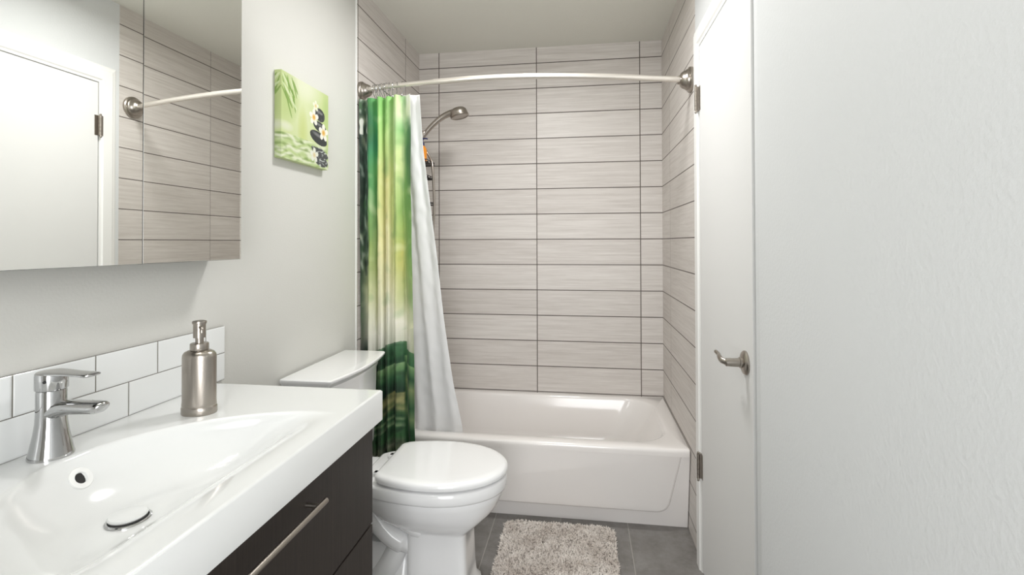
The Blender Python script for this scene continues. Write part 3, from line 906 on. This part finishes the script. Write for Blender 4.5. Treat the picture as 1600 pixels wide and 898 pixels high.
def curtain_col0(s, t):
    w = nz(s*3, t*6, 2, 7)*.03
    tt = min(1, max(0, t+w)); ss_ = min(1, max(0, s+nz(s*2, t*7, 2, 3)*.04))
    for (a, ka), (b_, kb) in zip(Kc, Kc[1:]):
        if ss_ <= b_:
            c_ = mixc(key(tt, ka), key(tt, kb), (ss_-a)/(b_-a)); break
    else: c_ = key(tt, Kc[-1][1])
    # soft out-of-focus leaf blotches in the upper part
    n1 = nz(s*2.2, t*9, 3, 11)
    if t < .66:
        c_ = mixc(c_, (70, 140, 60), max(0, n1-.15)*.9*(1-t))
        c_ = mixc(c_, (240, 240, 190), max(0, -n1-.18)*.9)
    if s < .2 and t < .5:
        n2 = nz(s*18, t*40, 1, 5)
        c_ = mixc(c_, (215, 218, 205), min(1, max(0, n2-.12)*(4.5 if t < .10 else 1.0)))
        c_ = mixc(c_, (16, 30, 22), max(0, -n2)*1.0)
    # stacked stones along the lower third
    b1 = .700+.012*sin(s*7)+(.022 if s > .86 else 0)+.008*nz(s, t, 5)
    if s > .13 or t > .74:
        if t > b1:
            q = (t-b1)
            c_ = key(q, [(0, (112, 150, 110)), (.008, (62, 118, 72)), (.035, (48, 105, 58)), (.05, (28, 78, 42)), (.058, (36, 84, 46)), (.0600, (130, 172, 110)), (.075, (96, 148, 84)), (.10, (44, 100, 56)), (.13, (18, 58, 34)), (.138, (22, 60, 34)), (.142, (150, 150, 84)), (.165, (168, 164, 100)), (.175, (110, 130, 70)), (.185, (150, 156, 92)), (.195, (60, 105, 55)), (.205, (38, 84, 46)), (.213, (120, 155, 100)), (.220, (50, 100, 55)), (.232, (130, 165, 112)), (.238, (45, 98, 52)), (.262, (56, 112, 58)), (.275, (92, 120, 82)), (.285, (140, 150, 118)), (.30, (86, 110, 72))])
            c_ = mixc(c_, (22, 52, 32), max(0, nz(s*4, t*26, 2, 9))*.9)
            if s > .80: c_ = mixc(c_, key(q+.02, [(0, (90, 140, 85)), (.06, (40, 100, 52)), (.062, (120, 165, 95)), (.10, (30, 82, 42)), (.13, (130, 150, 90)), (.18, (40, 92, 48)), (.21, (120, 150, 90)), (.24, (34, 88, 44)), (.4, (36, 90, 45))]), min(1, (s-.80)/.03))
    return c_
folds = [0, .07, .13, .20, .27, .34, .42, .50, .58, .66, .75, .86, 1.0]
def cur_x(s, t): return .010+.238*s
def curtain_fn(s, t):
    z_top = 1.952; zb = .315+.06*max(0, (s-.35)/.65)
    z = z_top+(zb-z_top)*t
    x = .006+(.262+.018*t)*s**1.05
    base_y = rod_at(max(.035, x)).y + .012*t
    n_f = 4.6
    ph = 2*pi*(n_f*(s-.07*sin(2*pi*s)))+.7*sin(2.5*t)*s
    amp = (.014-.002*t)*(.6+.8*abs(sin(9*s+1)))
    base_y -= .030*(1-s)**4
    y = base_y+amp*sin(ph)+.006*sin(2.3*ph+3*t)*t+.01*t*sin(5*s+2*t)
    x += .005*cos(ph)*(.5+t*.5)
    x += .004*nz(s*3, t*3, 2)
    y += .004*nz(s*7, t*10, 1, 2)+.0022*nz(s*16, t*30, 1, 6)*min(1, t*2+.3)
    if x < .006: x = .006
    return (x, y, z)
o = sheet('shower_curtain', curtain_fn, 260, 520, m_curt, curtain_col, thick=.0012)
tag(o, 'green and cream printed shower curtain bunched at the left of the tub', 'shower curtain')
rebase(o, (.12, -.85, .315))
LX = [(1.97, .288), (1.72, .296), (1.226, .343), (.92, .366), (.61, .400), (.395, .4375), (.15, .452)]
def liner_fn(s, t):
    zt_, zb = 1.966, .17
    z = zt_+(zb-zt_)*t
    tz = (1.96-z)/1.57
    xr = .284+.010*tz+.080*tz*tz*.9+.062*tz**4
    for (za, xa), (zb_, xb_) in zip(LX, LX[1:]):
        if z >= zb_ or zb_ == LX[-1][0]:
            xr = xa+(xb_-xa)*(za-z)/(za-zb_); break
    xl = .13+.07*tz
    x = xl+(xr-xl)*s
    y = -.840+.190*min(1.05, tz)
    ph = 2*pi*2.6*s
    y += (.003+.006*(1-s)*tz)*sin(ph+1.6*t+2*tz*tz)+.0015*nz(s*4, t*40, 1, 3)+.002*nz(s*8, t*30, 1)
    x += .004*cos(ph)*(s*(1-s)*4)
    return (x, y, z)
o = sheet('shower_curtain_liner', liner_fn, 80, 240, m_liner, thick=.0008)
tag(o, 'plain white curtain liner hanging inside the tub behind the green curtain', 'shower curtain liner')
rebase(o, (.2, -.7, .17))

# ------------------------------------------------------------------ hand shower on the left tiled wall
YS = -.38
sh = thing('hand_shower', 'brushed metal hand shower on its wall arm, above the tub', 'shower head', (0, YS, 1.9))
bm = B0()
tube(bm, crom([(.0, YS, 1.93), (.05, YS, 1.925), (.10, YS, 1.905), (.135, YS, 1.885)], 6), .010, 14)
lathe(bm, [(.030, 0), (.030, .004), (.024, .010), (.011, .014)], 30, Matrix.Translation((.0005, YS, 1.93)) @ Matrix.Rotation(pi/2, 4, 'Y'))
wobj('shower_arm', bm, m_nickel, sh, smooth=True)
bm = B0()
lathe(bm, [(.015, -.022), (.018, -.018), (.018, .016), (.015, .022)], 24, Matrix.Translation((.148, YS, 1.885)) @ Matrix.Rotation(radians(35), 4, 'Y'))
box(bm, (.120, YS-.012, 1.872), (.150, YS+.012, 1.894), .004)
wobj('holder', bm, m_nickel, sh, smooth=True)
hp = crom([(.140, YS, 1.858), (.160, YS, 1.888), (.198, YS, 1.930), (.243, YS, 1.968), (.285, YS, 1.992), (.325, YS, 2.004)], 6)
nr = len(hp)
hs = wobj('handset', tube(B0(), hp, [.0125+.007*(i/nr)**2 for i in range(nr)], 20, flat=(1, 1.15)), m_nickel, sh, smooth=True)
hc = Vector((.356, YS, 1.998))
ax = Vector((.23, .0, -.97)).normalized()
rotm = ax.to_track_quat('Z', 'Y').to_matrix().to_4x4()
bm = lathe(B0(), [(.018, -.030), (.034, -.026), (.044, -.016), (.047, -.004), (.047, .008), (.051, .010), (.052, .018), (.049, .022), (.044, .023), (.041, .020), (.010, .0195)], 44, Matrix.Translation(hc) @ rotm)
k = wobj('spray_head', bm, m_nickel, hs, smooth=True, angle=35)
bm = tube(B0(), crom([(.140, YS, 1.860), (.148, YS+.010, 1.83), (.172, YS+.014, 1.785), (.197, YS+.010, 1.74), (.204, YS+.004, 1.70), (.209, YS, 1.64), (.214, YS, 1.52), (.209, YS, 1.38), (.18, YS+.03, 1.20), (.12, YS+.08, 1.12), (.06, YS+.105, 1.2), (.05, YS+.11, 1.45), (.06, YS+.105, 1.7), (.08, YS+.05, 1.87), (.09, YS+.005, 1.905)], 10), .0068, 12)
wobj('hose', bm, m_nickel, sh, smooth=True)

# caddy hanging from the arm and the orange bottle standing in it
cad = thing('shower_caddy', 'dark wire shower caddy hanging from the shower arm behind the liner', 'shower caddy', (.1, YS, 1.42))
bm = B0()
for s in (-1, 1):
    tube(bm, crom([(.058, YS+s*.012, 1.945), (.05, YS+s*.035, 1.93), (.02, YS+s*.07, 1.85), (.012, YS+s*.09, 1.70), (.012, YS+s*.09, 1.42)], 6), .0022, 8)
tube(bm, [(.058, YS-.012, 1.945), (.058, YS+.012, 1.945)], .0022, 8)
wobj('hanger', bm, m_black, cad, smooth=True)
def wshelf(z, h):
    bm = B0()
    x0, x1, y0, y1 = .012, .190, YS-.075, YS+.075
    for zz in (z, z+h):
        tube(bm, [(x0, y0, zz), (x1, y0, zz), (x1+.004, y0+.004, zz), (x1+.004, y1-.004, zz), (x1, y1, zz), (x0, y1, zz), (x0, y0, zz)], .0022, 8)
    for k in range(8):
        y = y0+(y1-y0)*k/7
        tube(bm, [(x0, y, z), (x1, y, z)], .0014, 6)
    for (a, b_) in ((x1, y0), (x1, y1), (x1+.003, (y0+y1)/2)):
        tube(bm, [(a, b_, z), (a, b_, z+h)], .002, 6)
    lathe(bm, [(.002, 0), (.005, .002), (.005, .006), (.002, .008)], 12, Matrix.Translation((x1+.004, y0+.01, z)) @ Matrix.Rotation(pi/2, 4, 'Y'))
    wobj('wire_shelf', bm, m_black, cad, smooth=True)
wshelf(1.725, .014); wshelf(1.645, .010); wshelf(1.50, .012)
bot = thing('pump_bottle', 'orange pump bottle with navy top in the shower caddy', 'bottle', (.162, YS-.045, 1.7278))
T = Matrix.Translation((.162, YS-.045, 1.7278))
bm = lathe(B0(), [(.022, 0), (.0245, .003), (.0245, .060), (.022, .074), (.014, .086), (.010, .090)], 30, T)
wobj('bottle_body', bm, m_orange, bot, smooth=True)
bm = lathe(B0(), [(.0115, .088), (.0115, .104), (.006, .106), (.005, .122), (.009, .123), (.009, .131)], 24, T)
tube(bm, crom([T @ Vector((.004, 0, .127)), T @ Vector((.020, 0, .128)), T @ Vector((.030, 0, .124))], 4), .0035, 8)
wobj('pump_top', bm, m_navy, bot, smooth=True)

# ------------------------------------------------------------------ bath mat
random.seed(11)
MX0, MX1, MY0, MY1 = .672, 1.158, -1.38, -.752
mat_ = thing('bath_mat', 'shaggy beige-grey bath mat lying on the floor before the tub', 'bath mat', ((MX0+MX1)/2, (MY0+MY1)/2, 0))
m_pad = mat('mat_backing', (150, 142, 134), .9)
wobj('backing', prism(B0(), rrect(MX0+.006, MX1-.006, MY0+.006, MY1-.006, (.05,)*4), .0005, .010, 2), m_pad, mat_)
m_pile = bpy.data.materials.new('shaggy_pile'); m_pile.use_nodes = True
bs = m_pile.node_tree.nodes['Principled BSDF']; Bn = NB(m_pile); c = Bn.xyz()
tc = m_pile.node_tree.nodes.new('ShaderNodeTexCoord')
n1 = Bn.noise(tc.outputs['Object'], 9., 4, .6); n2 = Bn.noise(tc.outputs['Object'], 160., 2, .6)
ff = Bn.math('ADD', Bn.math('MULTIPLY', n1, .8), Bn.math('MULTIPLY', n2, .3))
mr = m_pile.node_tree.nodes.new('ShaderNodeMapRange'); mr.inputs[1].default_value = .40; mr.inputs[2].default_value = .68
m_pile.node_tree.links.new(ff, mr.inputs[0])
m_pile.node_tree.links.new(Bn.mix(mr.outputs[0], (196, 185, 176), (232, 225, 218)), bs.inputs['Base Color']); bs.inputs['Roughness'].default_value = .9
verts, faces = [], []
def inside(x, y, r=.05):
    dx = max(MX0+r-x, x-(MX1-r), 0); dy = max(MY0+r-y, y-(MY1-r), 0)
    return dx*dx+dy*dy < r*r
cnt = 0
while cnt < 30000:
    x = random.uniform(MX0, MX1); y = random.uniform(MY0, MY1)
    if not inside(x, y): continue
    cnt += 1
    cl_ = noise.noise(Vector((x*45, y*45, 3)))
    a = 2*pi*cl_*1.2+random.uniform(-2.0, 2.0); lean = random.uniform(.2, .8)
    L = random.uniform(.011, .019); w = random.uniform(.0014, .0024)
    d = Vector((cos(a), sin(a), 0)); pz = Vector((-sin(a), cos(a), 0))
    p0 = Vector((x, y, .007))
    k0 = len(verts); prev = None
    for t_, ww in ((0, w), (.5, w*1.1), (.85, w*.8), (1, w*.15)):
        p = p0+d*(L*lean*t_*t_)+Vector((0, 0, L*(t_-.35*lean*t_*t_)))
        up_ = Vector((0, 0, 1))*ww*.6 - d*ww*.4
        verts += [p-pz*ww, p+up_, p+pz*ww]
    for s_ in range(3):
        b_ = k0+s_*3
        faces += [(b_, b_+1, b_+4, b_+3), (b_+1, b_+2, b_+5, b_+4), (b_+2, b_, b_+3, b_+5)]
off = Vector(mat_.location)
me = bpy.data.meshes.new('pile'); me.from_pydata([tuple(v-off) for v in verts], [], faces); me.materials.append(m_pile)
o = bpy.data.objects.new('pile', me); COL.objects.link(o); o.parent = mat_; o['kind'] = 'stuff'

# ------------------------------------------------------------------ lamp fittings (above the frame, they light the room)
g1 = glow('frosted_glow_ceiling', (1, .965, .92), 1.2)
cl = thing('ceiling_light', 'round white flush ceiling light in the middle of the ceiling', 'ceiling light', (.80, -1.22, CZ))
wobj('light_base', lathe(B0(), [(.16, CZ-.001), (.16, CZ-.02), (.15, CZ-.025)], 48, Matrix.Translation((.80, -1.22, 0))), m_white_trim, cl, smooth=True)
wobj('diffuser', lathe(B0(), [(.148, CZ-.025), (.145, CZ-.045), (.12, CZ-.065), (.07, CZ-.078), (.01, CZ-.082)], 48, Matrix.Translation((.80, -1.22, 0))), g1, cl, smooth=True)
g2 = glow('frosted_glow_bulb', (1, .96, .91), 6)
vl = thing('vanity_light', 'three-bulb metal vanity light bar above the mirror cabinet', 'wall light', (0, -2.24, 2.17))
wobj('bar', box(B0(), (.001, -2.62, 2.13), (.05, -1.86, 2.21), .006), m_nickel, vl)
for yb in BULBS:
    bm = lathe(B0(), [(.022, .05), (.020, .09), (.028, .11)], 24, Matrix.Translation((0, yb, 2.17)) @ Matrix.Rotation(pi/2, 4, 'Y'))
    so = wobj('lamp_socket', bm, m_nickel, vl, smooth=True)
    bm = B0(); bmesh.ops.create_uvsphere(bm, u_segments=24, v_segments=16, radius=.04)
    bmesh.ops.translate(bm, verts=bm.verts[:], vec=(.145, yb, 2.17))
    b_ = wobj('bulb', bm, g2, so, smooth=True)
for o in bpy.data.objects:
    if o.name.startswith('vanity_bulb_glow'): o.location.x = .20
